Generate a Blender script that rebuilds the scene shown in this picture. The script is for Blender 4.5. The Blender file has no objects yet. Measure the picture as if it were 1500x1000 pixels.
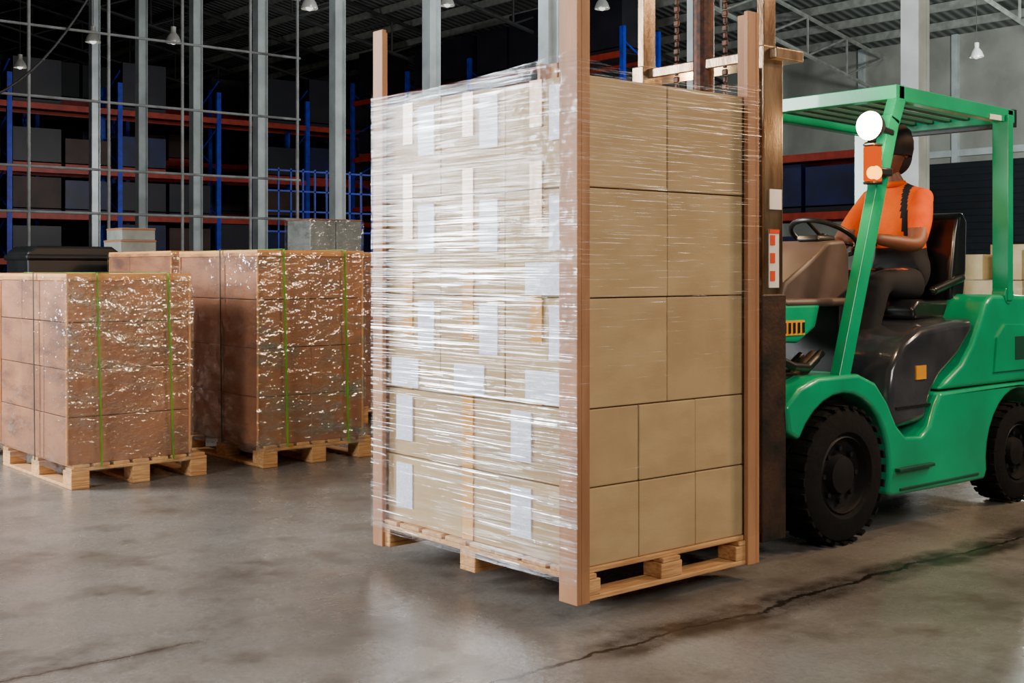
import bpy, bmesh, math, random
from mathutils import Vector, Matrix
random.seed(7)
S = bpy.context.scene
COL = S.collection

# ------------------------------------------------------------------ materials
def srgb(r, g, b):
    def f(c):
        c /= 255.0
        return c/12.92 if c <= 0.04045 else ((c+0.055)/1.055)**2.4
    return (f(r), f(g), f(b), 1.0)

def newmat(name):
    m = bpy.data.materials.new(name); m.use_nodes = True
    nt = m.node_tree
    for n in list(nt.nodes): nt.nodes.remove(n)
    return m, nt

def N(nt, typ, **kw):
    n = nt.nodes.new(typ)
    for k, v in kw.items():
        if k.startswith('i_'):
            key = k[2:]
            key = int(key) if key.isdigit() else key.replace('_', ' ')
            n.inputs[key].default_value = v
        else:
            setattr(n, k, v)
    return n

def mixcol(nt, fac, a, b):
    m = nt.nodes.new('ShaderNodeMix'); m.data_type = 'RGBA'
    for sock, val in ((m.inputs[0], fac), (m.inputs[6], a), (m.inputs[7], b)):
        if isinstance(val, bpy.types.NodeSocket): nt.links.new(val, sock)
        else: sock.default_value = val
    return m.outputs[2]

def math_(nt, op, a, b=None, c=None, clamp=False):
    m = nt.nodes.new('ShaderNodeMath'); m.operation = op; m.use_clamp = clamp
    for i, val in enumerate((a, b, c)):
        if val is None: continue
        if isinstance(val, bpy.types.NodeSocket): nt.links.new(val, m.inputs[i])
        else: m.inputs[i].default_value = val
    return m.outputs[0]

def maprange(nt, v, a, b, c=0.0, d=1.0):
    m = nt.nodes.new('ShaderNodeMapRange')
    nt.links.new(v, m.inputs[0])
    for i, x in zip((1, 2, 3, 4), (a, b, c, d)): m.inputs[i].default_value = x
    return m.outputs[0]

def noise(nt, scale=(1, 1, 1), s=1.0, detail=4, rough=0.5):
    tc = nt.nodes.new('ShaderNodeTexCoord'); mp = nt.nodes.new('ShaderNodeMapping')
    mp.inputs['Scale'].default_value = scale
    nt.links.new(tc.outputs['Object'], mp.inputs['Vector'])
    n = N(nt, 'ShaderNodeTexNoise', i_Scale=s, i_Detail=detail, i_Roughness=rough)
    nt.links.new(mp.outputs[0], n.inputs['Vector'])
    return n.outputs['Fac']

def mat(name, c1, c2=None, rough=0.6, metal=0.0, nscale=(1, 1, 1), ns=6.0, bump=0.0, bs=40.0, lo=0.35, hi=0.65, coat=0.0, spec=0.5):
    m, nt = newmat(name)
    out = N(nt, 'ShaderNodeOutputMaterial'); p = N(nt, 'ShaderNodeBsdfPrincipled')
    nt.links.new(p.outputs[0], out.inputs[0])
    if c2 is None: c2 = tuple(min(1, x*0.8) for x in c1[:3])+(1,)
    n = noise(nt, nscale, ns, 5)
    f = maprange(nt, n, lo, hi)
    nt.links.new(mixcol(nt, f, c1, c2), p.inputs['Base Color'])
    p.inputs['Roughness'].default_value = rough
    p.inputs['Metallic'].default_value = metal
    p.inputs['Coat Weight'].default_value = coat
    p.inputs['Specular IOR Level'].default_value = spec
    if bump > 0:
        b = N(nt, 'ShaderNodeBump', i_Strength=bump, i_Distance=0.01)
        nt.links.new(noise(nt, nscale, bs, 3), b.inputs['Height'])
        nt.links.new(b.outputs[0], p.inputs['Normal'])
    return m

def emit(name, c, st):
    m, nt = newmat(name)
    out = N(nt, 'ShaderNodeOutputMaterial'); e = N(nt, 'ShaderNodeEmission', i_Color=c, i_Strength=st)
    nt.links.new(e.outputs[0], out.inputs[0]); return m

def film(name, base=0.10, amt=0.5, white=0.3, sc=(2.2, 2.2, 50), bsc=(2.5, 2.5, 70), bsc2=(5, 5, 9), k2=0.3, rough=0.16, tint=(0.95, 0.97, 1.0, 1), t0=0.48, t1=0.72, bstr=0.6, r0=0.15, rsc=(1.7, 1.7, 2.2)):
    m, nt = newmat(name)
    out = N(nt, 'ShaderNodeOutputMaterial')
    tr = N(nt, 'ShaderNodeBsdfTransparent', i_Color=(0.97, 0.97, 0.97, 1))
    gl = N(nt, 'ShaderNodeBsdfGlossy', i_Color=tint, i_Roughness=rough)
    df = N(nt, 'ShaderNodeBsdfDiffuse', i_Color=tint)
    n1 = noise(nt, sc, 1.0, 4, 0.6)
    n2 = noise(nt, rsc, 1.0, 2, 0.5)
    n3 = noise(nt, bsc, 1.0, 2, 0.6)
    n4 = noise(nt, bsc2, 1.0, 3, 0.6)
    mask = maprange(nt, n1, t0, t1)
    reg = maprange(nt, n2, 0.42, 0.58, r0, 1.0)
    fac = math_(nt, 'MULTIPLY_ADD', math_(nt, 'MULTIPLY', mask, reg), amt, base, True)
    h = math_(nt, 'ADD', n3, math_(nt, 'MULTIPLY', n4, k2))
    b = N(nt, 'ShaderNodeBump', i_Strength=bstr, i_Distance=0.012)
    nt.links.new(h, b.inputs['Height'])
    nt.links.new(b.outputs[0], gl.inputs['Normal'])
    mg = N(nt, 'ShaderNodeMixShader', i_0=white)
    nt.links.new(gl.outputs[0], mg.inputs[1]); nt.links.new(df.outputs[0], mg.inputs[2])
    mx = N(nt, 'ShaderNodeMixShader')
    nt.links.new(fac, mx.inputs[0]); nt.links.new(tr.outputs[0], mx.inputs[1]); nt.links.new(mg.outputs[0], mx.inputs[2])
    nt.links.new(mx.outputs[0], out.inputs[0])
    return m

M_card = mat('cardboard_tan', srgb(194, 165, 119), srgb(180, 151, 107), 0.75, ns=5, nscale=(1, 1, 2), bump=0.06, bs=60)
M_card2 = mat('cardboard_tan_shade', srgb(189, 159, 114), srgb(175, 146, 103), 0.75, ns=5, bump=0.06, bs=60)
M_cardB = mat('cardboard_brown', srgb(172, 116, 78), srgb(148, 96, 64), 0.55, ns=3, bump=0.06, bs=50)
M_cardB2 = mat('cardboard_brown_dark', srgb(162, 108, 72), srgb(140, 90, 60), 0.55, ns=3, bump=0.06, bs=50)
M_cream = mat('carton_cream', srgb(215, 200, 155), srgb(195, 178, 130), 0.7)
M_greybox = mat('carton_grey', srgb(150, 156, 150), srgb(124, 130, 124), 0.5)
M_tape = mat('packing_tape', srgb(222, 160, 56), srgb(206, 144, 46), 0.25, ns=9)
M_label = mat('paper_label', srgb(232, 236, 250), srgb(198, 206, 232), 0.5, ns=60, nscale=(1, 1, 3), lo=0.45, hi=0.7)
M_wood = mat('pallet_wood', srgb(218, 170, 112), srgb(182, 130, 80), 0.7, ns=7, nscale=(1, 6, 12), bump=0.3, bs=20)
M_post = mat('edge_board', srgb(184, 132, 90), srgb(156, 108, 72), 0.6, ns=4, nscale=(3, 3, .5), bump=0.1)
M_edge = mat('edge_board_tan', srgb(214, 150, 84), srgb(196, 132, 70), 0.6, ns=4)
M_strapg = mat('strap_green', srgb(96, 160, 40), srgb(76, 132, 34), 0.35)
M_strapk = mat('strap_dark', srgb(40, 45, 35), srgb(60, 60, 50), 0.4)
M_green = mat('forklift_green_paint', srgb(4, 166, 114), srgb(2, 144, 98), 0.3, ns=3, bump=0.03, coat=0.3)
M_greend = mat('forklift_green_dark', srgb(8, 84, 60), srgb(6, 64, 46), 0.5, ns=3)
M_black = mat('black_plastic', srgb(18, 18, 20), srgb(28, 27, 28), 0.35, ns=8)
M_hood = mat('hood_grey', srgb(60, 63, 70), srgb(38, 40, 45), 0.2, ns=4, coat=0.5)
M_seat = mat('seat_vinyl', srgb(16, 16, 18), srgb(26, 26, 28), 0.3, ns=6, coat=0.4)
M_rubber = mat('tyre_rubber', srgb(11, 10, 10), srgb(18, 17, 16), 0.85, ns=12, bump=0.3, spec=.2)
M_rim = mat('wheel_rim', srgb(20, 19, 18), srgb(13, 12, 12), 0.6, ns=12, spec=.3)
M_dash = mat('dash_taupe', srgb(84, 70, 66), srgb(66, 54, 50), 0.5, ns=5)
M_mast = mat('mast_steel', srgb(160, 138, 112), srgb(112, 86, 64), 0.28, metal=0.85, ns=5, nscale=(3, 3, .7), bump=0.1)
M_rust = mat('mast_rusty', srgb(66, 44, 30), srgb(26, 21, 18), 0.6, metal=0.3, ns=7, bump=0.3)
M_chain = mat('chain_greasy', srgb(80, 42, 22), srgb(38, 24, 18), 0.5, metal=0.5, ns=40)
M_orange = mat('orange_shirt', srgb(252, 100, 0), srgb(232, 80, 0), 0.85, ns=9, bump=0.25, bs=12, spec=.1)
M_skin = mat('skin', srgb(140, 84, 56), srgb(118, 68, 44), 0.5, ns=8)
M_trouser = mat('dark_trousers', srgb(18, 17, 20), srgb(28, 26, 28), 0.85, ns=8, bump=0.2, bs=14)
M_cap = mat('dark_cap', srgb(52, 36, 34), srgb(36, 26, 26), 0.8, ns=8)
M_white = mat('sticker_white', srgb(230, 228, 220), srgb(215, 210, 200), 0.4)
M_stor = mat('sticker_orange', srgb(225, 80, 30), srgb(210, 65, 22), 0.4)
M_sty = mat('sticker_yellow', srgb(230, 165, 40), srgb(215, 145, 30), 0.4)
M_column = mat('column_paint', srgb(205, 218, 220), srgb(178, 190, 192), 0.5, ns=3)
M_frame = mat('galvanised_pipe', srgb(160, 165, 168), srgb(130, 134, 136), 0.45)
M_beam = mat('rack_beam_orange', srgb(178, 52, 28), srgb(148, 40, 22), 0.5)
M_blue = mat('rack_upright_blue', srgb(20, 60, 215), srgb(16, 46, 165), 0.5)
M_darkbox = mat('dark_wrapped_goods', srgb(16, 18, 28), srgb(32, 30, 42), 0.5, ns=2)
M_dblue = mat('blue_wrapped_goods', srgb(22, 34, 84), srgb(16, 22, 52), 0.5, ns=2)
M_dbrown = mat('brown_goods', srgb(70, 48, 38), srgb(46, 32, 28), 0.6, ns=2)
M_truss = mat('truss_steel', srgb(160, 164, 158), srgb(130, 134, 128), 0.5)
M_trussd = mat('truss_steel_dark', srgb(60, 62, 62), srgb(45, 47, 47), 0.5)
M_alu = mat('lamp_aluminium', srgb(215, 215, 210), srgb(190, 190, 185), 0.3, metal=0.3)
M_wall = mat('wall_sheet', srgb(168, 172, 162), srgb(142, 146, 138), 0.7, ns=1.2)
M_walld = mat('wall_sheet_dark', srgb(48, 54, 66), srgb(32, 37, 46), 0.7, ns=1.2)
M_door = mat('door_dark', srgb(24, 30, 38), srgb(16, 20, 26), 0.6)
M_tarp = mat('black_tarp', srgb(12, 14, 14), srgb(20, 22, 22), 0.4)
M_headl = emit('headlamp_glow', (1.0, 0.76, 0.42, 1), 40)
M_signal = emit('signal_glow', (1.0, 0.10, 0.0, 1), 1.1)
M_signal2 = emit('signal_bulb', (1.0, 0.36, 0.02, 1), 6)
M_bulb = emit('bulb_dim', (1.0, 0.95, 0.85, 1), 1.6)
M_filmM = film('stretch_film', 0.028, 0.46, 0.12, (1.5, 1.5, 60), (1.3, 1.3, 70), (3.5, 3.5, 6), 1.1, 0.11, t0=0.47, t1=0.72, bstr=0.5, r0=0.10, rsc=(1.9, 1.9, 1.5))
M_filmR = film('stretch_film_clear', 0.015, 0.08, 0.2, (2, 2, 40), rough=0.2, t0=0.5, t1=0.8)
M_filmB = film('stretch_film_crinkled', 0.11, 0.50, 0.05, (4, 4, 12), (7, 7, 18), (14, 14, 20), 1.2, 0.12, t0=0.42, t1=0.7, bstr=1.0, r0=.3)

# floor
M_floor, nt = newmat('concrete_floor')
out = N(nt, 'ShaderNodeOutputMaterial'); p = N(nt, 'ShaderNodeBsdfPrincipled'); nt.links.new(p.outputs[0], out.inputs[0])
big = noise(nt, (1, 1, 1), 0.9, 8, 0.6); med = noise(nt, (1, 1, 1), 2.6, 8, 0.68); fin = noise(nt, (1, 1, 1), 45, 4, 0.6)
c = mixcol(nt, maprange(nt, big, 0.35, 0.65), srgb(100, 95, 89), srgb(132, 129, 124))
c = mixcol(nt, maprange(nt, med, 0.50, 0.66, 0, .85), c, srgb(78, 69, 61))
c = mixcol(nt, maprange(nt, fin, 0.4, 0.8, 0, 0.35), c, srgb(70, 64, 59))
tc = N(nt, 'ShaderNodeTexCoord'); sx = N(nt, 'ShaderNodeSeparateXYZ'); nt.links.new(tc.outputs['Object'], sx.inputs[0])
wob = noise(nt, (1, 1, 1), 2.5, 6, 0.65)
def joint(yc, x0, x1, w, amp=0.22):
    d = math_(nt, 'ABSOLUTE', math_(nt, 'ADD', math_(nt, 'SUBTRACT', sx.outputs[1], yc), math_(nt, 'MULTIPLY', math_(nt, 'SUBTRACT', wob, 0.5), amp)))
    a = maprange(nt, d, w*0.5, w, 1, 0)
    a = math_(nt, 'MULTIPLY', a, maprange(nt, sx.outputs[0], x0-.1, x0+.1))
    return math_(nt, 'MULTIPLY', a, maprange(nt, sx.outputs[0], x1-.1, x1+.1, 1, 0))
c = mixcol(nt, math_(nt, 'MULTIPLY', joint(3.0, 2.9, 30, 0.14), maprange(nt, med, 0.4, 0.55, 0.4, 0.95)), c, srgb(42, 34, 29))
c = mixcol(nt, joint(3.0, 2.2, 30, 0.014), c, srgb(24, 20, 17))
c = mixcol(nt, math_(nt, 'MULTIPLY', joint(4.0, -8, 1.9, 0.014), 0.8), c, srgb(40, 35, 31))
c = mixcol(nt, math_(nt, 'MULTIPLY', joint(4.0, -8, 1.9, 0.05), 0.4), c, srgb(52, 44, 38))
nt.links.new(c, p.inputs['Base Color'])
nt.links.new(maprange(nt, med, 0.3, 0.7, 0.18, 0.38), p.inputs['Roughness'])
b = N(nt, 'ShaderNodeBump', i_Strength=0.22, i_Distance=0.01)
nt.links.new(math_(nt, 'ADD', math_(nt, 'MULTIPLY', fin, .6), math_(nt, 'MULTIPLY', med, 2.0)), b.inputs['Height']); nt.links.new(b.outputs[0], p.inputs['Normal'])

# corrugated roof
M_roof, nt = newmat('corrugated_roof')
out = N(nt, 'ShaderNodeOutputMaterial'); p = N(nt, 'ShaderNodeBsdfPrincipled'); nt.links.new(p.outputs[0], out.inputs[0])
tc = N(nt, 'ShaderNodeTexCoord'); wv = N(nt, 'ShaderNodeTexWave', i_Scale=1.3); wv.bands_direction = 'Y'
nt.links.new(tc.outputs['Object'], wv.inputs['Vector'])
nt.links.new(mixcol(nt, wv.outputs['Fac'], srgb(74, 79, 78), srgb(128, 134, 130)), p.inputs['Base Color'])
p.inputs['Roughness'].default_value = 0.5
b = N(nt, 'ShaderNodeBump', i_Strength=0.6, i_Distance=0.05); nt.links.new(wv.outputs['Fac'], b.inputs['Height']); nt.links.new(b.outputs[0], p.inputs['Normal'])

# ------------------------------------------------------------------ builder
def empty(name, loc):
    e = bpy.data.objects.new(name, None); e.location = loc; e.empty_display_size = .2
    COL.objects.link(e); return e

def parent(o, e):
    if e is not None:
        o.parent = e; o.matrix_parent_inverse = Matrix.Translation(-Vector(e.location))

class B:
    def __init__(s): s.bm = bmesh.new(); s.mats = []
    def mi(s, m):
        if m not in s.mats: s.mats.append(m)
        return s.mats.index(m)
    def _tag(s, verts, m):
        i = s.mi(m)
        for f in {f for v in verts for f in v.link_faces}: f.material_index = i
    def box(s, lo, hi, m, rot=None):
        lo = Vector(lo); hi = Vector(hi); c = (lo+hi)/2; d = hi-lo
        M = Matrix.Translation(c) @ (rot.to_4x4() if rot else Matrix()) @ Matrix.Diagonal((abs(d.x), abs(d.y), abs(d.z), 1))
        r = bmesh.ops.create_cube(s.bm, size=1, matrix=M); s._tag(r['verts'], m); return r['verts']
    def bar(s, p0, p1, w, h, m):
        p0 = Vector(p0); p1 = Vector(p1); d = p1-p0
        q = d.to_track_quat('Z', 'Y')
        M = Matrix.Translation((p0+p1)/2) @ q.to_matrix().to_4x4() @ Matrix.Diagonal((w, h, d.length, 1))
        r = bmesh.ops.create_cube(s.bm, size=1, matrix=M); s._tag(r['verts'], m)
    def cyl(s, p0, p1, r, m, seg=16, r2=None):
        p0 = Vector(p0); p1 = Vector(p1); d = p1-p0
        M = Matrix.Translation((p0+p1)/2) @ d.to_track_quat('Z', 'Y').to_matrix().to_4x4()
        q = bmesh.ops.create_cone(s.bm, cap_ends=True, segments=seg, radius1=r, radius2=r if r2 is None else r2, depth=d.length, matrix=M)
        s._tag(q['verts'], m)
    def tube(s, pts, r, m, seg=10):
        for a, b_ in zip(pts[:-1], pts[1:]): s.cyl(a, b_, r, m, seg)
        for q in pts[1:-1]: s.sph(q, (r, r, r), m, 10, 6)
    def sph(s, c, r, m, u=24, v=16):
        M = Matrix.Translation(c) @ Matrix.Diagonal((r[0], r[1], r[2], 1))
        q = bmesh.ops.create_uvsphere(s.bm, u_segments=u, v_segments=v, radius=1, matrix=M); s._tag(q['verts'], m); return q['verts']
    def prism(s, prof, v0, v1, m):      # profile in (x,z), extruded along y
        a = [s.bm.verts.new((x, v0, z)) for x, z in prof]; b_ = [s.bm.verts.new((x, v1, z)) for x, z in prof]
        n = len(prof); fs = [s.bm.faces.new(a), s.bm.faces.new(b_[::-1])]
        for i in range(n): fs.append(s.bm.faces.new((a[i], b_[i], b_[(i+1) % n], a[(i+1) % n])))
        bmesh.ops.recalc_face_normals(s.bm, faces=fs)
        for f in fs: f.material_index = s.mi(m)
    def lathe(s, c, axis, prof, m, seg=40):   # profile (offset along axis, radius)
        c = Vector(c); ax = Vector(axis).normalized(); e1 = ax.orthogonal().normalized(); e2 = ax.cross(e1)
        rings = []
        for o, r in prof:
            rings.append([s.bm.verts.new(c+ax*o+e1*(r*math.cos(2*math.pi*k/seg))+e2*(r*math.sin(2*math.pi*k/seg))) for k in range(seg)])
        fs = []
        for a, b_ in zip(rings[:-1], rings[1:]):
            for k in range(seg): fs.append(s.bm.faces.new((a[k], a[(k+1) % seg], b_[(k+1) % seg], b_[k])))
        bmesh.ops.recalc_face_normals(s.bm, faces=fs)
        for f in fs: f.material_index = s.mi(m)
    def torus(s, c, axis, R, r, m, seg=40, rs=10):
        prof = [(r*math.sin(2*math.pi*k/rs), R+r*math.cos(2*math.pi*k/rs)) for k in range(rs+1)]
        s.lathe(c, axis, prof, m, seg)
    def finish(s, name, par=None, bevel=0, smooth=False, seg=2):
        me = bpy.data.meshes.new(name)
        s.bm.to_mesh(me); s.bm.free()
        for m in s.mats: me.materials.append(m)
        o = bpy.data.objects.new(name, me); COL.objects.link(o)
        if smooth:
            for f in me.polygons: f.use_smooth = True
            try: me.set_sharp_from_angle(angle=math.radians(38))
            except Exception: pass
        if bevel:
            md = o.modifiers.new('bevel', 'BEVEL'); md.width = bevel; md.segments = seg; md.limit_method = 'ANGLE'; md.angle_limit = math.radians(40)
        parent(o, par); return o

# ------------------------------------------------------------------ room
b = B(); b.box((-12, -10, -0.2), (26, 45, 0), M_floor); b.finish('floor')
def roofz(u): return 6.7+0.2*(26-u) if u > 2 else 11.5-0.15*(2-u)
prof = [(-12.2, roofz(-12.2)), (2, 11.5), (26.4, roofz(26.4)), (26.4, roofz(26.4)+.15), (2, 11.65), (-12.2, roofz(-12.2)+.15)]
b = B(); b.prism(prof, -10, 45.2, M_roof); b.finish('roof')
b = B(); b.box((26, -10, 0), (26.2, 45, 6.72), M_wall)
for k in range(22): b.box((25.9, -10+2.5*k, 0), (26, -9.85+2.5*k, 6.7), M_column)
b.box((25.92, -10, 3.9), (26, 45, 4.05), M_column)
b.finish('wall_right')
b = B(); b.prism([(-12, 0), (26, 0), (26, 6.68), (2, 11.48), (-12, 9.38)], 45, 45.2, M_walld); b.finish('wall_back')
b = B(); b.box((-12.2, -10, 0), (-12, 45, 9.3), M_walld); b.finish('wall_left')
b = B(); b.box((25.84, 10.5, 0), (25.9, 15.9, 3.75), M_door)
for k in range(24): b.box((25.82, 10.5, .05+k*.155), (25.845, 15.9, .17+k*.155), M_door)
b.finish('door_1')
b = B(); c0 = (25.85, 17.0, 4.0)
b.torus(c0, (1, 0, 0), .42, .05, M_truss); b.cyl((25.84, 17, 4), (25.9, 17, 4), .4, M_door, 24)
for k in range(6):
    a = k*math.pi/3; b.bar((25.83, 17, 4), (25.83, 17+.38*math.cos(a), 4+.38*math.sin(a)), .02, .14, M_truss)
b.finish('wall_exhaust_fan', smooth=True)

# columns
for n in range(-1, 9):
    v = (6.52 if n == 0 else 6.70+2.54*n)
    b = B(); u = 10.5; w = .095; zt = roofz(u)-.01
    b.box((u-w, v-w, 0), (u-w+.016, v+w, zt), M_column); b.box((u+w-.016, v-w, 0), (u+w, v+w, zt), M_column)
    b.box((u-w+.016, v-w+.03, 0), (u+w-.016, v+w-.03, zt), M_column)
    b.box((u-.17, v-.17, 0), (u+.17, v+.17, .03), M_column)
    b.finish('steel_column')

# trusses + purlins
b = B()
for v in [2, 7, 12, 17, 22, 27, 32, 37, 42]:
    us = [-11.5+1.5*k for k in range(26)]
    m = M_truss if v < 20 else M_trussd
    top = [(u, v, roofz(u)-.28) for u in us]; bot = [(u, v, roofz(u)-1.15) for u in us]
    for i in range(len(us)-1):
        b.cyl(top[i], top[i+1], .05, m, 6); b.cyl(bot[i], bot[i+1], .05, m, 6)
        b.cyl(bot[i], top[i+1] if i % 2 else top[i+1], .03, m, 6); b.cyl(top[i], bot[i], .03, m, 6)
b.finish('roof_truss_set')
b = B()
for k in range(24):
    u = 3.5+k*.98; z = roofz(u)-.13
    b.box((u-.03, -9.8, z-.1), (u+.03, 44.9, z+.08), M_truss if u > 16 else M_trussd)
b.finish('roof_purlin_set')

# steel frame partition at left
b = B(); v = 17.6
for u in [4.75, 5.9, 7.05, 8.2, 9.35, 10.2]: b.cyl((u, v, 0), (u, v, 6.6), .024, M_frame, 8)
for z in [1.0, 2.12, 2.76, 3.75, 4.75, 5.7]: b.cyl((3.6, v, z), (10.25, v, z), .02, M_frame, 8)
pts = []
for k in range(13):
    t = k/12; pts.append((4.9+2.0*t, v-.05, 3.55+1.9*t*t+.1*t))
b.tube(pts, .018, M_trussd, 6)
b.finish('steel_pipe_partition')
# blue mesh fence
b = B(); v = 20.3
for k in range(12): b.box((10.85+.26*k-.015, v, 0), (10.85+.26*k+.015, v+.03, 3.2), M_blue)
for k in range(9): b.box((10.85, v, .1+k*.38), (13.72, v+.03, .13+k*.38), M_blue)
b.finish('blue_mesh_fence')

# racks
def rack(axis, a0, a1, c, depth, levels, H, fill, step=2.7):
    b = B()
    def P(a, d, z): return (a, c+d, z) if axis == 'u' else (c+d, a, z)
    def bx(a_, b_, m):
        lo = tuple(min(x, y) for x, y in zip(a_, b_)); hi = tuple(max(x, y) for x, y in zip(a_, b_)); b.box(lo, hi, m)
    n = int(round((a1-a0)/step))
    for i in range(n+1):
        a = a0+i*step
        for d in (0, depth): bx(P(a-.06, d-.04, 0), P(a+.06, d+.04, H), M_blue)
        z = .3
        while z < H-.8:
            b.cyl(P(a, 0, z), P(a, depth, z+.6), .02, M_blue, 6); b.cyl(P(a, depth, z+.6), P(a, 0, z+1.2), .02, M_blue, 6); z += 1.2
    for z in levels:
        for d in (0, depth): bx(P(a0, d-.03, z-.07), P(a1, d+.03, z+.07), M_beam)
        bx(P(a0, .03, z+.01), P(a1, depth-.03, z+.04), M_darkbox)
    lv = [0]+levels
    for li, z in enumerate(lv):
        for i in range(n):
            for j in range(2):
                if random.random() < fill:
                    a = a0+i*step+.12+j*1.25; h = random.uniform(.6, .85) if li < len(lv)-1 else random.uniform(.9, 1.3)
                    m = random.choice([M_darkbox, M_darkbox, M_dblue, M_dbrown, M_dblue])
                    if li == len(lv)-1: m = M_darkbox
                    bx(P(a, .1, z+.2), P(a+1.15, depth-.1, z+.2+h), m)
                    bx(P(a, .1, z+.08), P(a+1.15, depth-.1, z+.17), M_beam if li % 2 else M_darkbox)
    return b.finish('pallet_rack')
rack('u', 4.2, 22.2, 30, 1.1, [1.5, 2.6, 3.72, 5.25], 6.0, .65)
rack('v', 18.9, 29.7, 19.0, 1.1, [1.6, 3.0, 4.4, 6.0], 6.6, .8)
rack('v', 12.9, 18.3, 19.0, 1.1, [1.1, 2.3, 3.4], 3.9, .5)
rack('u', 4.2, 22.2, 36, 1.1, [1.5, 3.0, 4.6, 6.2], 7.0, .6)

# high bay lamps
for (u, v, z) in [(8.65, 18.9, 5.1), (7.63, 19.7, 5.1), (9.3, 15.7, 5.22), (14, 14.4, 5.65), (20.5, 11.5, 5.2), (8.08, 24.6, 5.35), (12.2, 16.2, 5.75)]:
    b = B(); k = .72
    b.lathe((u, v, z), (0, 0, 1), [(-.14*k, .17*k), (-.12*k, .175*k), (0, .13*k), (.08*k, .07*k), (.1*k, .06*k), (.22*k, .06*k), (.24*k, .001)], M_alu, 24)
    b.cyl((u, v, z+.16), (u, v, roofz(u)-.2), .006, M_trussd, 6)
    b.sph((u, v, z-.06), (.06, .06, .07), M_bulb, 16, 10)
    b.finish('high_bay_lamp', smooth=True)

# ------------------------------------------------------------------ pallets and loads
def pallet(par, u0, u1, v0, v1, z0, z1, along='u'):
    b = B(); H = z1-z0; t = .02
    def bx(lo, hi):
        b.box(lo, hi, M_wood)
    if along == 'u':
        n = 8; w = (v1-v0)/n
        for i in range(n): bx((u0, v0+i*w+.012, z1-t), (u1, v0+(i+1)*w-.012, z1))
        for u in (u0, (u0+u1)/2-.05, u1-.1): bx((u, v0, z1-2*t), (u+.1, v1, z1-t))
        for v in (v0, (v0+v1)/2-.05, v1-.1):
            bx((u0, v, z0), (u1, v+.1, z0+t))
            for u in (u0, (u0+u1)/2-.06, u1-.12): bx((u, v, z0+t), (u+.12, v+.1, z1-2*t))
    else:
        n = 7; w = (u1-u0)/n
        for i in range(n): bx((u0+i*w+.012, v0, z1-t), (u0+(i+1)*w-.012, v1, z1))
        for v in (v0, (v0+v1)/2-.05, v1-.1): bx((u0, v, z1-2*t), (u1, v+.1, z1-t))
        for u in (u0, (u0+u1)/2-.055, u1-.11):
            bx((u, v0, z0), (u+.11, v1, z0+t))
            for v in (v0, (v0+v1)/2-.07, v1-.14): bx((u, v, z0+t), (u+.11, v+.14, z1-2*t))
    return b.finish('wooden_pallet', par, bevel=.004)

def cartons(par, u0, u1, v0, v1, z0, rows, m1, m2, bev=.005, g=.0015):
    b = B(); z = z0
    for (h, nu, nv) in rows:
        du = (u1-u0)/nu; dv = (v1-v0)/nv
        for i in range(nu):
            for j in range(nv):
                if 0 < i < nu-1 and 0 < j < nv-1: continue
                e = random.uniform(0, .005)
                b.box((u0+i*du+g+e*(i == 0), v0+j*dv+g+e*(j == 0), z+.001), (u0+(i+1)*du-g, v0+(j+1)*dv-g, z+h-.0035), random.choice((m1, m2)))
        z += h
    return b.finish('carton_stack', par, bevel=bev)

def sheet(b, p0, p1, z0, z1, m, nx=24, nz=40, amp=.003, sag=0, rise=0):
    p0 = Vector(p0); p1 = Vector(p1); d = p1-p0; nrm = Vector((d.y, -d.x, 0)).normalized()
    g = []
    for i in range(nx+1):
        row = []
        for k in range(nz+1):
            t = i/nx; zz = z0+(z1-z0)*k/nz
            off = random.uniform(-amp, amp)
            if k == nz: zz += rise*t-sag*4*t*(1-t)
            row.append(b.bm.verts.new((p0.x+d.x*t+nrm.x*off, p0.y+d.y*t+nrm.y*off, zz)))
        g.append(row)
    for i in range(nx):
        for k in range(nz):
            f = b.bm.faces.new((g[i][k], g[i+1][k], g[i+1][k+1], g[i][k+1])); f.material_index = b.mi(m); f.smooth = True

# ---- main load
U0, U1, V0, V1 = 3.076, 4.115, 3.294, 4.63
L = empty('palletized_carton_load', ((U0+U1)/2, (V0+V1)/2, .07))
pallet(L, U0+.01, U1-.01, V0+.01, V1-.01, .07, .19, 'u')
cu0, cu1, cv0, cv1 = U0+.03, U1-.03, V0+.03, V1-.03
rows = [(.295, 3, 2), (.295, 3, 2), (.415, 2, 3), (.415, 2, 3), (.42, 2, 3)]
cartons(L, cu0, cu1, cv0, cv1, .19, rows, M_card, M_card2, bev=.004)
b = B(); x = cu0-.002
W = cv1-cv0
def lab(v, z, w, h, m, t=.0015): b.box((x-t, v-w/2, z-h/2), (x+.006, v+w/2, z+h/2), m)
z = .19
for ri, (h, nu, nv) in enumerate(rows):
    for j in range(nv):
        va = cv0+j*W/nv; vc = va+W/nv/2
        if ri < 2:
            lab(va+W/nv*.55 + (0.12 if j else -.03), z+h*.56, .12, h*.66, M_label)
        else:
            lab(vc+.02, z+h*.78, .07, h*.43, M_tape); lab(vc+.02, z+h*.13, .07, h*.25, M_tape)
            lab(vc-.115, z+h*.68, .115, h*.5, M_label)
            if ri == 2 or (ri == 3 and j == 0): lab(vc+.01+.03*(j-1), z+h*.17, .2, h*.3, M_label, .003)
    if ri < 2: lab(cv0+W/2+.02, z+h/2, .07, h*.98, M_tape)
    z += h
b.finish('labels_and_tape', L)
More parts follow.
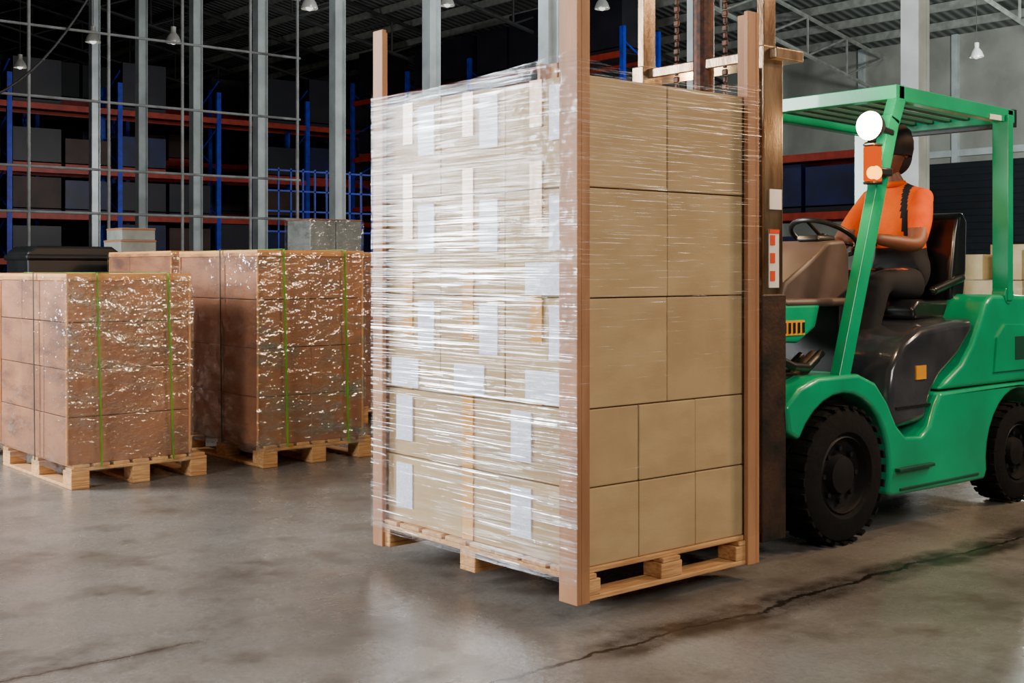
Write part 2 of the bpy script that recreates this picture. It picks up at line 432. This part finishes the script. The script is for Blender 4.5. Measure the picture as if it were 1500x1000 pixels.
def lpost(nm, u, v, su, sv, z0, z1, fu=.065, fv=.1):
    b = B(); t = .022
    def bx(a, c_): b.box(tuple(map(min, a, c_)), tuple(map(max, a, c_)), M_post)
    bx((u, v, z0), (u+su*t, v+sv*fv, z1)); bx((u+su*t, v, z0), (u+su*fu, v+sv*t, z1))
    b.finish(nm, L, bevel=.003)
lpost('corner_post_1', U0-.004, V0-.004, 1, 1, .068, 2.42)
lpost('corner_post_2', U0-.004, V1+.004, 1, -1, .068, 2.37, .065, .075)
lpost('corner_post_3', U1+.004, V0-.004, -1, 1, .068, 2.38, .075)
lpost('corner_post_4', U1+.004, V1+.004, -1, -1, .068, 2.33)
b = B(); e = .010; c4 = [(U0-e, V1+e), (U0-e, V0-e), (U1+e, V0-e), (U1+e, V1+e)]
sheet(b, c4[0]+(0,), c4[1]+(0,), .14, 2.07, M_filmM, 14, 30, .0011, .02, .04)
sheet(b, c4[1]+(0,), c4[2]+(0,), .19, 2.09, M_filmR, 12, 20, .0008, .05)
sheet(b, c4[2]+(0,), c4[3]+(0,), .19, 2.11, M_filmR, 12, 20, .001, .05)
sheet(b, c4[3]+(0,), c4[0]+(0,), .19, 2.11, M_filmR, 12, 20, .001, .05)
b.finish('stretch_film_wrap', L)

# ---- parked loads
def parked(u0, u1, v0, v1, top, cu=(0.0, 0.0), rows=5, nu=2, nv=3, straps=True, edge=True, name='palletized_carton_load', m=(M_cardB, M_cardB2), flm=M_filmB):
    E = empty(name, ((u0+u1)/2, (v0+v1)/2, 0))
    pallet(E, u0, u1, v0, v1, 0, .145, 'v')
    a0, a1 = u0+cu[0], u1+cu[1]; b0, b1 = v0+.015, v1-.02
    h = (top-.145)/rows
    cartons(E, a0, a1, b0, b1, .145, [(h, nu, nv)]*rows, *m, bev=.003, g=.0006)
    q = B()
    if edge:
        t = .03; zt = top
        q.box((a0-.008, b0-.008, zt-.035), (a1+.008, b0+.06, zt+.006), M_edge); q.box((a0-.008, b1-.06, zt-.035), (a1+.008, b1+.008, zt+.006), M_edge)
        q.box((a0-.008, b0+.06, zt-.035), (a0+.06, b1-.06, zt+.006), M_edge); q.box((a1-.06, b0+.06, zt-.035), (a1+.008, b1-.06, zt+.006), M_edge)
        for (x_, y_) in ((a0, b0), (a0, b1), (a1, b0), (a1, b1)):
            q.box((x_-.006, y_-.006, .15), (x_+.006, y_+.006, zt-.04), M_edge)
        q.finish('edge_protectors', E, bevel=.003)
    q = B(); e = .016
    c4 = [(a0-e, b1+e), (a0-e, b0-e), (a1+e, b0-e), (a1+e, b1+e)]
    for i in range(4):
        sheet(q, c4[i]+(0,), c4[(i+1) % 4]+(0,), .1, top-.01, flm, 22, 40, .0058)
    q.finish('stretch_film_wrap', E)
    if straps:
        q = B(); s_ = .026
        for fr, dx in ((.22, .03), (.80, .035)):
            x_ = a0+(a1-a0)*fr
            q.bar((x_, b0-s_, top+.012), (x_+dx, b0-s_, .125), .02, .003, M_strapg)
            q.bar((x_, b0-s_, top+.012), (x_, b1+s_, top+.012), .02, .003, M_strapg)
            q.bar((x_, b1+s_, top+.012), (x_, b1+s_, .125), .02, .003, M_strapg)
        y_ = b0+(b1-b0)*.42
        q.bar((a0-s_, y_, top+.014), (a0-s_, y_-.03, .125), .003, .014, M_strapk)
        q.bar((a0-s_, y_, top+.014), (a1+s_, y_, top+.014), .014, .003, M_strapk)
        q.finish('packing_straps', E)
    return E
parked(2.667, 3.53, 7.22, 8.46, 1.27, (-.02, -.11), 4, 1, 3)
parked(3.92, 4.77, 7.207, 8.40, 1.425, (-.03, -.07), 4, 2, 2)
parked(4.05, 4.92, 8.87, 10.1, 1.44, (0, 0), 5, 2, 3, straps=False)
parked(5.2, 6.2, 8.75, 9.95, 1.44, (0, 0), 5, 2, 3)
parked(2.55, 3.42, 9.0, 10.2, 1.27, (0, 0), 5, 2, 3, straps=False)
parked(4.45, 5.4, 10.9, 12.1, 1.44, (0, 0), 5, 2, 3, straps=False)
parked(6.0, 7.15, 10.5, 11.7, 1.47, (0, 0), 4, 2, 3, straps=False)
parked(11.0, 12.0, 5.7, 6.9, 1.2, (0, 0), 4, 2, 2, straps=False, edge=False, m=(M_cream, M_card), flm=M_filmR)
b = B()
for (x0, y0, z0, s0, s1, h) in [(4.5, 10.95, 1.447, .34, .4, .13), (4.52, 10.97, 1.578, .32, .36, .11)]:
    b.box((x0, y0, z0), (x0+s0, y0+s1, z0+h), M_greybox)
    b.box((x0-.004, y0-.004, z0+h-.02), (x0+s0+.004, y0+s1+.004, z0+h-.002), M_cardB)
b.finish('stacked_small_cartons', None, bevel=.004)
E = empty('wrapped_grey_cartons', (6.55, 10.8, 1.477))
b = B()
b.box((6.26, 10.55, 1.477), (6.55, 11.0, 1.80), M_greybox); b.box((6.56, 10.55, 1.477), (6.85, 11.0, 1.80), M_greybox)
b.box((6.25, 10.54, 1.79), (6.86, 11.01, 1.805), M_cardB2)
b.finish('cartons', E, bevel=.006)
b = B(); c4 = [(6.24, 11.02), (6.24, 10.53), (6.87, 10.53), (6.87, 11.02)]
for i in range(4): sheet(b, c4[i]+(0,), c4[(i+1) % 4]+(0,), 1.478, 1.80, M_filmB, 10, 8, .006)
b.finish('film', E)
b = B()
for (x0, y0, z0, s, h) in [(11.02, 6.5, 1.207, .26, .12), (11.02, 6.12, 1.207, .3, .24), (11.4, 5.9, 1.207, .35, .34), (11.04, 5.74, 1.207, .28, .28)]:
    b.box((x0, y0, z0), (x0+s, y0+s, z0+h), M_cream)
b.finish('small_cartons', None, bevel=.005)
# black tarp-covered crate
b = B(); b.prism([(3.5, 0), (4.25, 0), (4.27, 1.45), (4.2, 1.50), (3.55, 1.50), (3.48, 1.45)], 10.4, 10.95, M_tarp)
b.box((3.46, 10.37, 1.38), (4.29, 10.98, 1.43), M_tarp)
b.finish('tarp_covered_crate', None, bevel=.02)

# ------------------------------------------------------------------ forklift
F = empty('forklift', (5.6, 3.94, 0))
def arc(cx, cz, r, a0, a1, n=12):
    return [(cx+r*math.cos(math.radians(a0+(a1-a0)*i/n)), cz+r*math.sin(math.radians(a0+(a1-a0)*i/n))) for i in range(n+1)]
VN, VF = 3.44, 4.44
prof = [(4.52, .56), (4.50, .68), (4.60, .76), (4.74, .80), (5.06, .80), (5.2, .75), (5.30, .65), (5.38, .53), (5.46, .465), (5.60, .455), (5.68, .50), (5.73, .60), (5.78, .665), (6.3, .67), (7.05, .67), (7.08, .5), (6.99, .42)]
prof += arc(6.60, .28, .36, 20, 190, 14)
prof += [(6.22, .17), (5.34, .18)]
prof += arc(4.93, .33, .385, -20, 150, 14)
b = B(); b.prism(prof, VN, VF, M_green)
b.finish('chassis_body', F, bevel=.018, seg=3, smooth=True)
b = B(); b.box((4.6, 3.68, .2), (6.95, 4.2, .62), M_black); b.finish('underframe', F)
b = B()
b.box((5.36, VN-.03, .30), (5.68, VN+.02, .318), M_greend)
b.box((5.40, VN-.006, .20), (6.15, VN+.01, .215), M_greend)
b.finish('step', F, bevel=.004)
cw = [(5.80, .675), (5.86, .72), (6.02, .80), (6.12, .90), (6.20, 1.02), (6.25, 1.12), (6.33, 1.165), (6.9, 1.15), (7.05, 1.08), (7.12, .9), (7.12, .675)]
b = B(); b.prism(cw, VN+.015, VF-.015, M_green)
b.finish('counterweight', F, bevel=.035, seg=4, smooth=True)
b = B(); b.prism([(6.33, .74), (7.0, .74), (7.0, .98), (6.45, 1.0), (6.36, .93)], VN+.004, VN+.02, M_green)
b.box((6.55, VN+.0, .80), (6.9, VN+.006, .93), M_greend)
b.finish('counterweight_side_panel', F, bevel=.008, seg=2)
hd = [(5.40, .50), (5.36, .62), (5.40, .80), (5.50, .93), (5.66, 1.0), (5.95, 1.03), (6.18, 1.04), (6.16, .96), (6.02, .84), (5.84, .74), (5.76, .66), (5.70, .52)]
b = B(); b.prism(hd, VN+.035, VF-.035, M_hood)
b.finish('engine_hood', F, bevel=.04, seg=4, smooth=True)
b = B(); b.box((5.60, VN+.028, .74), (5.69, VN+.036, .81), M_sty)
b.box((5.42, VN+.028, .60), (5.73, VN+.036, .612), M_black)
b.box((4.40, 3.456, 1.57), (4.485, 3.461, 1.66), M_white)
b.box((4.395, 3.456, 1.22), (4.465, 3.461, 1.48), M_white)
for zz in (1.25, 1.33, 1.41): b.box((4.402, 3.4535, zz), (4.435, 3.4575, zz+.045), M_stor)
b.box((4.395, 3.4535, 1.462), (4.465, 3.4575, 1.48), M_stor)
b.finish('stickers', F)
b = B(); b.box((4.62, 3.56, .62), (5.42, 4.32, .69), M_black)
b.prism([(4.62, .96), (4.62, 1.10), (4.68, 1.14), (4.98, 1.14), (4.94, 1.02), (4.80, .95)], 3.60, 4.34, M_green)
b.prism([(4.66, .69), (4.66, .96), (4.72, .96), (4.72, .69)], 3.64, 4.30, M_black)
b.finish('front_cowl', F, bevel=.02, seg=3)
b = B(); b.prism([(4.74, 1.14), (4.78, 1.24), (5.0, 1.36), (5.12, 1.44), (5.26, 1.45), (5.30, 1.38), (5.30, 1.20), (5.18, 1.14)], 3.66, 4.26, M_dash)
b.box((4.70, 3.6, 1.12), (5.24, 4.34, 1.16), M_dash)
b.box((5.12, 3.72, 1.44), (5.27, 3.86, 1.475), M_black)
b.box((5.27, 3.7, .69), (5.33, 4.2, 1.2), M_black)
b.finish('dashboard', F, bevel=.025, seg=3, smooth=True)
b = B()
for k, (v, z) in enumerate([(3.58, .95), (3.64, .9), (3.70, .93)]):
    b.tube([(4.45, v, z), (4.56, v-.02, z-.05), (4.68, v-.04, z-.10), (4.80, v-.03, z-.11), (4.95, v, z-.05)], .02, M_black)
b.cyl((4.40, 3.62, .55), (4.95, 3.62, .88), .035, M_rust); b.cyl((4.40, 4.26, .55), (4.95, 4.26, .88), .035, M_rust)
b.box((4.66, 3.594, .99), (4.84, 3.602, 1.06), M_sty)
for k in range(5): b.box((4.68+k*.035, 3.59, 1.0), (4.695+k*.035, 3.598, 1.05), M_black)
b.finish('hoses_and_tilt_cylinders', F, smooth=True)
SC = Vector((5.46, 3.93, 1.47)); f_ = Vector((-.87, 0, .5)); n_ = Vector((.5, 0, .87))
b = B(); b.torus(SC, n_, .18, .014, M_black); b.cyl(SC-n_*.03, SC+n_*.005, .04, M_black)
for a in (0, 120, 240):
    d = (f_*math.cos(math.radians(a))+Vector((0, 1, 0))*math.sin(math.radians(a)))
    b.cyl(SC-n_*.01, SC+d*.178, .01, M_black, 8)
b.cyl(SC-n_*.02, SC-n_*.25+Vector((-.05, 0, 0)), .03, M_black)
b.cyl((5.25, 4.1, 1.40), (5.28, 4.12, 1.56), .007, M_black, 8); b.sph((5.28, 4.12, 1.57), (.02, .02, .02), M_black)
b.finish('steering_wheel', F, smooth=True)
b = B(); b.prism([(5.92, 1.03), (5.90, 1.09), (5.96, 1.14), (6.30, 1.13), (6.40, 1.10), (6.40, 1.03)], 3.68, 4.18, M_seat)
b.prism([(6.27, 1.08), (6.27, 1.2), (6.32, 1.5), (6.35, 1.60), (6.40, 1.63), (6.45, 1.58), (6.44, 1.3), (6.40, 1.06)], 3.67, 4.19, M_seat)
b.cyl((6.05, 3.66, 1.18), (6.38, 3.66, 1.26), .024, M_seat)
b.finish('seat', F, bevel=.045, seg=4, smooth=True)
# overhead guard
b = B()
for v in (3.49, 4.39):
    b.bar((4.97, v, .78), (5.40, v, 2.06), .055, .085, M_green); b.bar((5.40, v, 2.04), (5.47, v, 2.19), .055, .08, M_green)
    b.bar((5.43, v, 2.185), (6.56, v, 2.155), .06, .075, M_green)
    b.bar((6.50, v, 1.13), (6.50, v, 2.16), .055, .095, M_green)
    b.box((4.86, v-.035, .775), (5.06, v+.035, .80), M_green)
    b.cyl((6.5, v-.04, 1.16), (6.5, v+.04, 1.16), .05, M_green)
b.bar((5.44, 3.46, 2.19), (5.44, 4.42, 2.19), .075, .07, M_green); b.bar((6.54, 3.46, 2.155), (6.54, 4.42, 2.155), .07, .07, M_green)
for k in range(7):
    v = 3.60+k*.113
    b.bar((5.45, v, 2.19), (6.54, v, 2.16), .045, .02, M_greend)
b.box((6.58, 3.47, 2.10), (6.62, 4.41, 2.2), M_black); b.box((6.3, 3.452, 2.12), (6.42, 3.459, 2.15), M_white)
b.finish('overhead_guard', F, bevel=.012, seg=3)
# lamps
b = B()
for v in (3.46, 4.42):
    u, z = 5.19, 2.0
    b.lathe((u, v, z), (-1, 0, .05), [(-.075, .001), (-.07, .03), (-.03, .058), (.0, .07), (.02, .072)], M_black, 24)
    b.sph((u-.015, v, z), (.048, .07, .07), M_headl)
    b.bar((u+.04, v, z), (5.38, v+.01 if v < 4 else v-.01, z-.02), .03, .03, M_black)
    b.box((u-.03, v-.035, 1.73), (u+.04, v+.03, 1.90), M_signal); b.sph((u-.01, v-.022, 1.77), (.038, .036, .036), M_signal2)
    b.box((u-.032, v-.037, 1.90), (u+.045, v+.032, 1.915), M_black); b.box((u-.032, v-.037, 1.715), (u+.045, v+.032, 1.73), M_black)
    b.box((u+.04, v-.03, 1.76), (5.33, v+.03, 1.80), M_black)
b.finish('head_and_signal_lamps', F, bevel=.008, smooth=True)
# mast
b = B()
for v in (3.46, 4.20):
    b.box((4.36, v, 1.18), (4.50, v+.075, 2.30), M_mast)
    b.box((4.385, v+.02, 2.28), (4.475, v+.06, 2.95), M_mast)
    b.box((4.345, v-.006, .09), (4.515, v+.085, 1.19), M_rust)
    b.box((4.28, v+.02, .15), (4.36, v+.07, 2.2), M_rust)
b.box((4.40, 3.42, 2.24), (4.60, 4.30, 2.29), M_mast)
b.box((4.46, 3.50, .35), (4.52, 4.24, .5), M_rust); b.box((4.42, 3.50, 1.75), (4.5, 4.24, 1.85), M_rust)
b.box((4.40, 3.50, 2.82), (4.46, 4.24, 2.92), M_mast)
b.cyl((4.43, 3.87, .15), (4.43, 3.87, 2.6), .05, M_chain)
for v in (3.72, 4.02):
    for k in range(66): b.box((4.40, v-.016 if k % 2 else v-.01, .6+k*.034), (4.415, v+.016 if k % 2 else v+.01, .63+k*.034), M_chain)
    b.cyl((4.42, v-.03, 2.78), (4.42, v+.03, 2.78), .05, M_chain)
b.finish('mast', F, bevel=.006)
b = B()
for z in (.16, .52): b.box((4.215, 3.46, z), (4.27, 4.42, z+.09), M_rust)
for v in (3.47, 3.69, 3.92, 4.14, 4.37): b.box((4.23, v, .25), (4.26, v+.04, 1.25), M_rust)
b.box((4.225, 3.46, 1.2), (4.265, 4.42, 1.26), M_rust)
for v in (3.60, 4.14):
    b.box((4.165, v, .10), (4.205, v+.11, .66), M_rust)
    b.prism([(4.20, .102), (3.2, .105), (3.2, .114), (3.9, .14), (4.20, .145)], v, v+.11, M_rust)
b.finish('fork_carriage', F, bevel=.004)
def wheel(nm, u, z, r, v0, v1, sgn):
    b = B(); w = v1-v0; vc = (v0+v1)/2
    b.lathe((u, vc, z), (0, 1, 0), [(-w/2+.02, r*.56), (-w/2, r*.62), (-w/2-.0, r*.8), (-w/2+.015, r*.93), (-w/2+.04, r*.975), (w/2-.04, r*.975), (w/2-.015, r*.93), (w/2, r*.8), (w/2, r*.62), (w/2-.02, r*.56)], M_rubber, 48)
    b.lathe((u, vc, z), (0, 1, 0), [(-w/2+.02, r*.57), (-w/2+.01, r*.54), (-w/2+.05, r*.5), (-w/2+.06, r*.3), (-w/2+.02, r*.26), (-w/2+.01, r*.12), (-w/2+.01, .001)], M_rim, 40)
    b.lathe((u, vc, z), (0, 1, 0), [(w/2-.02, r*.57), (w/2-.05, r*.5), (w/2-.06, .001)], M_rim, 40)
    for k in range(8):
        a = 2*math.pi*k/8
        b.cyl((u+r*.38*math.cos(a), v0+.065, z+r*.38*math.sin(a)), (u+r*.38*math.cos(a), v0+.035, z+r*.38*math.sin(a)), .013, M_rim, 6)
    for k in range(28):
        a = 2*math.pi*k/28; R = Matrix.Rotation(-a, 3, 'Y')
        c = Vector((u, 0, z))+R @ Vector((r*.972, 0, 0))
        for s in (-1, 1):
            y = vc+s*w*.26
            b.box((c.x-r*.02, y-w*.22, c.z-.018), (c.x+r*.02, y+w*.22, c.z+.018), M_rubber, rot=R)
    b.finish(nm, F, smooth=True)
wheel('wheel_front_near', 4.93, .331, .33, 3.42, 3.64, 1); wheel('wheel_front_far', 4.93, .331, .33, 4.24, 4.46, 1)
wheel('wheel_rear_near', 6.60, .281, .28, 3.44, 3.62, 1); wheel('wheel_rear_far', 6.60, .281, .28, 4.26, 4.44, 1)

# ------------------------------------------------------------------ driver
def skin(verts, edges, sub=2):
    me = bpy.data.meshes.new('sk'); me.from_pydata([v[0] for v in verts], edges, [])
    o = bpy.data.objects.new('sk', me); COL.objects.link(o)
    o.modifiers.new('s', 'SKIN')
    for i, v in enumerate(verts):
        r = v[1] if isinstance(v[1], tuple) else (v[1], v[1])
        me.skin_vertices[0].data[i].radius = r
        me.skin_vertices[0].data[i].use_root = (i == 0)
    sd = o.modifiers.new('ss', 'SUBSURF'); sd.levels = sub; sd.render_levels = sub
    bpy.context.view_layer.update()
    dg = bpy.context.evaluated_depsgraph_get()
    m2 = bpy.data.meshes.new_from_object(o.evaluated_get(dg))
    bpy.data.objects.remove(o)
    return m2
D = empty('forklift_driver', (6.15, 3.93, 1.14))
bv = [((6.20, 3.93, 1.24), (.13, .15)), ((6.20, 3.93, 1.38), (.125, .14)), ((6.16, 3.93, 1.56), (.13, .16)), ((6.13, 3.93, 1.69), (.09, .11)),
      ((6.10, 3.93, 1.78), .055), ((6.08, 3.93, 1.88), .052),
      ((6.13, 3.77, 1.69), .078), ((5.94, 3.68, 1.43), .05), ((5.68, 3.775, 1.468), .03),
      ((6.13, 4.09, 1.69), .078), ((5.94, 4.18, 1.43), .05), ((5.68, 4.085, 1.468), .03),
      ((6.13, 3.83, 1.22), .10), ((5.76, 3.80, 1.235), .075), ((5.60, 3.80, .80), .045), ((5.46, 3.80, .74), .04),
      ((6.13, 4.03, 1.22), .10), ((5.76, 4.06, 1.235), .075), ((5.60, 4.06, .80), .045), ((5.46, 4.06, .74), .04),
      ((6.03, 3.715, 1.55), .068), ((6.03, 4.145, 1.55), .068), ((5.70, 3.80, 1.04), .06), ((5.70, 4.06, 1.04), .06)]
be = [(0, 1), (1, 2), (2, 3), (3, 4), (4, 5), (3, 6), (6, 20), (20, 7), (7, 8), (3, 9), (9, 21), (21, 10), (10, 11),
      (0, 12), (12, 13), (13, 22), (22, 14), (14, 15), (0, 16), (16, 17), (17, 23), (23, 18), (18, 19)]
me = skin(bv, be, 4)
me.name = 'driver_body'
for m in (M_orange, M_skin, M_trouser, M_black): me.materials.append(m)
for f in me.polygons:
    c = f.center; f.use_smooth = True
    dy = abs(c.y-3.93)
    if c.z < .83 and c.x < 5.66: i = 3
    elif c.z < 1.30: i = 2
    elif c.x < 5.985 and dy > .12 and c.z < 1.53: i = 1
    elif c.z > 1.775 and dy < .075: i = 1
    elif .085 < dy < .125 and 1.44 < c.z < 1.79: i = 2
    elif c.z < 1.42 and c.x > 6.03: i = 2
    else: i = 0
    f.material_index = i
o = bpy.data.objects.new('body', me); COL.objects.link(o); parent(o, D)
for s in (-1, 1):
    a = math.radians(50)*s
    back = -f_
    P0 = SC+back*(.18*math.cos(a))+Vector((0, 1, 0))*(.18*math.sin(a))
    tg = (back*(-math.sin(a))+Vector((0, 1, 0))*math.cos(a)).normalized()
    ou = (back*math.cos(a)+Vector((0, 1, 0))*math.sin(a)).normalized()
    wr = Vector((5.68, 3.93+s*.155, 1.468))
    pc = P0+n_*.02+ou*.045
    vs = [(wr, (.03, .024)), (pc, (.034, .02)), (pc-ou*.02, (.036, .018))]; ed = [(0, 1), (1, 2)]
    for k, ln in enumerate((.92, 1.0, .95, .78)):
        o_ = tg*((k-1.5)*.021*(s))
        i0 = len(vs)
        vs += [(P0+o_+n_*.030+ou*.018, .0105), (P0+o_+n_*.032-ou*.010*ln, .010), (P0+o_+n_*.010-ou*.030*ln, .009), (P0+o_-n_*.014-ou*.022*ln, .008)]
        ed += [(2, i0), (i0, i0+1), (i0+1, i0+2), (i0+2, i0+3)]
    i0 = len(vs); th = -tg*s
    vs += [(pc+th*.035, .012), (P0+th*.05+ou*.012+n_*.01, .0105), (P0+th*.05-ou*.012+n_*.015, .009)]
    ed += [(1, i0), (i0, i0+1), (i0+1, i0+2)]
    hm = skin(vs, ed, 2); hm.materials.append(M_skin)
    for f in hm.polygons: f.use_smooth = True
    o = bpy.data.objects.new('hand_left' if s < 0 else 'hand_right', hm); COL.objects.link(o); parent(o, D)
b = B(); hc = Vector((6.09, 3.93, 1.955)); K = 1.12
def HV(x, y, z): return hc+Vector((x, y, z))*K
vs = b.sph(hc, (.098*K, .078*K, .125*K), M_skin, 32, 24)
for v in vs:
    d = v.co-hc
    if d.z < -.02:
        t = min(1, (-d.z-.02)/.1); v.co.y = hc.y+d.y*(1-.28*t); v.co.x -= .018*t
    if d.x < -.06 and -.02 < d.z < .035 and abs(d.y) > .018: v.co.x += .008
b.cyl(HV(-.095, 0, .022), HV(-.112, 0, -.018), .008, M_skin, 10, .014)
b.sph(HV(-.108, 0, -.02), (.014, .016, .010), M_skin, 12, 8)
for s in (-1, 1):
    b.sph(HV(-.082, s*.03, .012), (.012, .013, .009), M_white, 12, 8)
    b.sph(HV(-.092, s*.03, .012), (.005, .006, .006), M_black, 10, 6)
    b.bar(HV(-.09, s*.015, .032), HV(-.083, s*.046, .033), .006, .008, M_black)
    b.sph(HV(.008, s*.078, 0), (.022, .010, .032), M_skin, 12, 10)
b.sph(HV(-.103, 0, -.055), (.008, .024, .008), M_cardB2, 12, 8)
b.finish('head', D, smooth=True)
b = B()
b.lathe(HV(.004, 0, .035), (.08, 0, 1), [(-.05*K, .1*K), (-.01*K, .106*K), (.03*K, .104*K), (.08*K, .088*K), (.112*K, .055*K), (.125*K, .001)], M_cap, 32)
vs = b.sph(HV(-.10, 0, .045), (.085*K, .075*K, .012), M_cap, 24, 10)
vs = b.sph(HV(.035, 0, -.01), (.078*K, .083*K, .10*K), M_cap, 24, 14)
b.finish('cap', D, smooth=True)
b = B(); b.torus((6.095, 3.93, 1.785), (-.15, 0, 1), .062, .016, M_orange, 24, 8); b.finish('shirt_collar', D, smooth=True)

# ------------------------------------------------------------------ lights
def area(nm, loc, tgt, sx_, sy_, e, c):
    l = bpy.data.lights.new(nm, 'AREA'); l.shape = 'RECTANGLE'; l.size = sx_; l.size_y = sy_; l.energy = e; l.color = c
    o = bpy.data.objects.new(nm, l); COL.objects.link(o); o.location = loc
    o.rotation_euler = (Vector(tgt)-Vector(loc)).to_track_quat('-Z', 'Y').to_euler(); return o
def point(nm, loc, e, c, r=.1):
    l = bpy.data.lights.new(nm, 'POINT'); l.energy = e; l.color = c; l.shadow_soft_size = r
    o = bpy.data.objects.new(nm, l); COL.objects.link(o); o.location = loc; return o
area('film_key_light', (-1.2, 10.2, 2.7), (3.1, 4.4, 1.1), 2.4, 2.3, 980, (0.95, .98, 1.0))  # unseen panel added for white highlights on the film; no door is modelled
area('side_light_left', (-3.5, 4.5, 3.8), (3.1, 4.2, .9), 1.6, 1.6, 400, (0.99, .98, .97))
area('front_fill_light', (1.5, -4, 5.0), (4.2, 4.5, 1.1), 2.5, 2.5, 340, (1.0, .94, .85))  # soft warm fill added behind the camera, not a lamp of the hall
area('area_light_right', (9.5, -1, 5.5), (5.8, 4.0, 1.6), 1.5, 1.5, 170, (1.0, .96, .90))  # area light from the right, aimed at the forklift
area('warm_fill_light', (7.9, 1.2, 4.4), (4.3, 7.2, .8), .5, .5, 170, (1.0, .58, .26))  # off-frame warm light added to put orange reflections on the parked load
point('wall_fill_right', (19, 9, 4.6), 1400, (.95, 1.0, .96), .4)  # off-frame point light added to brighten the right wall and roof
point('rack_fill_back', (12, 25, 3.5), 190, (1, .95, .95), .4)  # weak point light added to lift the far racks, without a fixture
point('point_light_rack', (16.5, 17, 5.2), 80, (.9, .95, 1), .4)  # point light near the racks, not tied to a lamp fixture
point('column_fill_mid', (8.6, 11.2, 6.4), 280, (.92, .97, 1), .3)  # point light added above the frame to brighten the columns
point('forklift_headlight_near', (5.05, 3.33, 2.0), 34, (1.0, .66, .34), .05)
point('forklift_headlight_far', (5.05, 4.48, 2.0), 30, (1.0, .58, .28), .05)
point('forklift_signal_light', (5.10, 3.36, 1.78), 2.0, (1.0, .25, .02), .03)
w = bpy.data.worlds.new('world'); S.world = w; w.use_nodes = True
w.node_tree.nodes['Background'].inputs[0].default_value = (.5, .6, .75, 1); w.node_tree.nodes['Background'].inputs[1].default_value = .04

# ------------------------------------------------------------------ camera
cd = bpy.data.cameras.new('camera'); cd.sensor_width = 36; cd.lens = 43.2; cd.shift_y = -0.07; cd.clip_end = 200
co = bpy.data.objects.new('camera', cd); COL.objects.link(co)
co.location = (0, 0, 1.3)
co.rotation_euler = (math.radians(90), 0, math.radians(-40))
S.camera = co
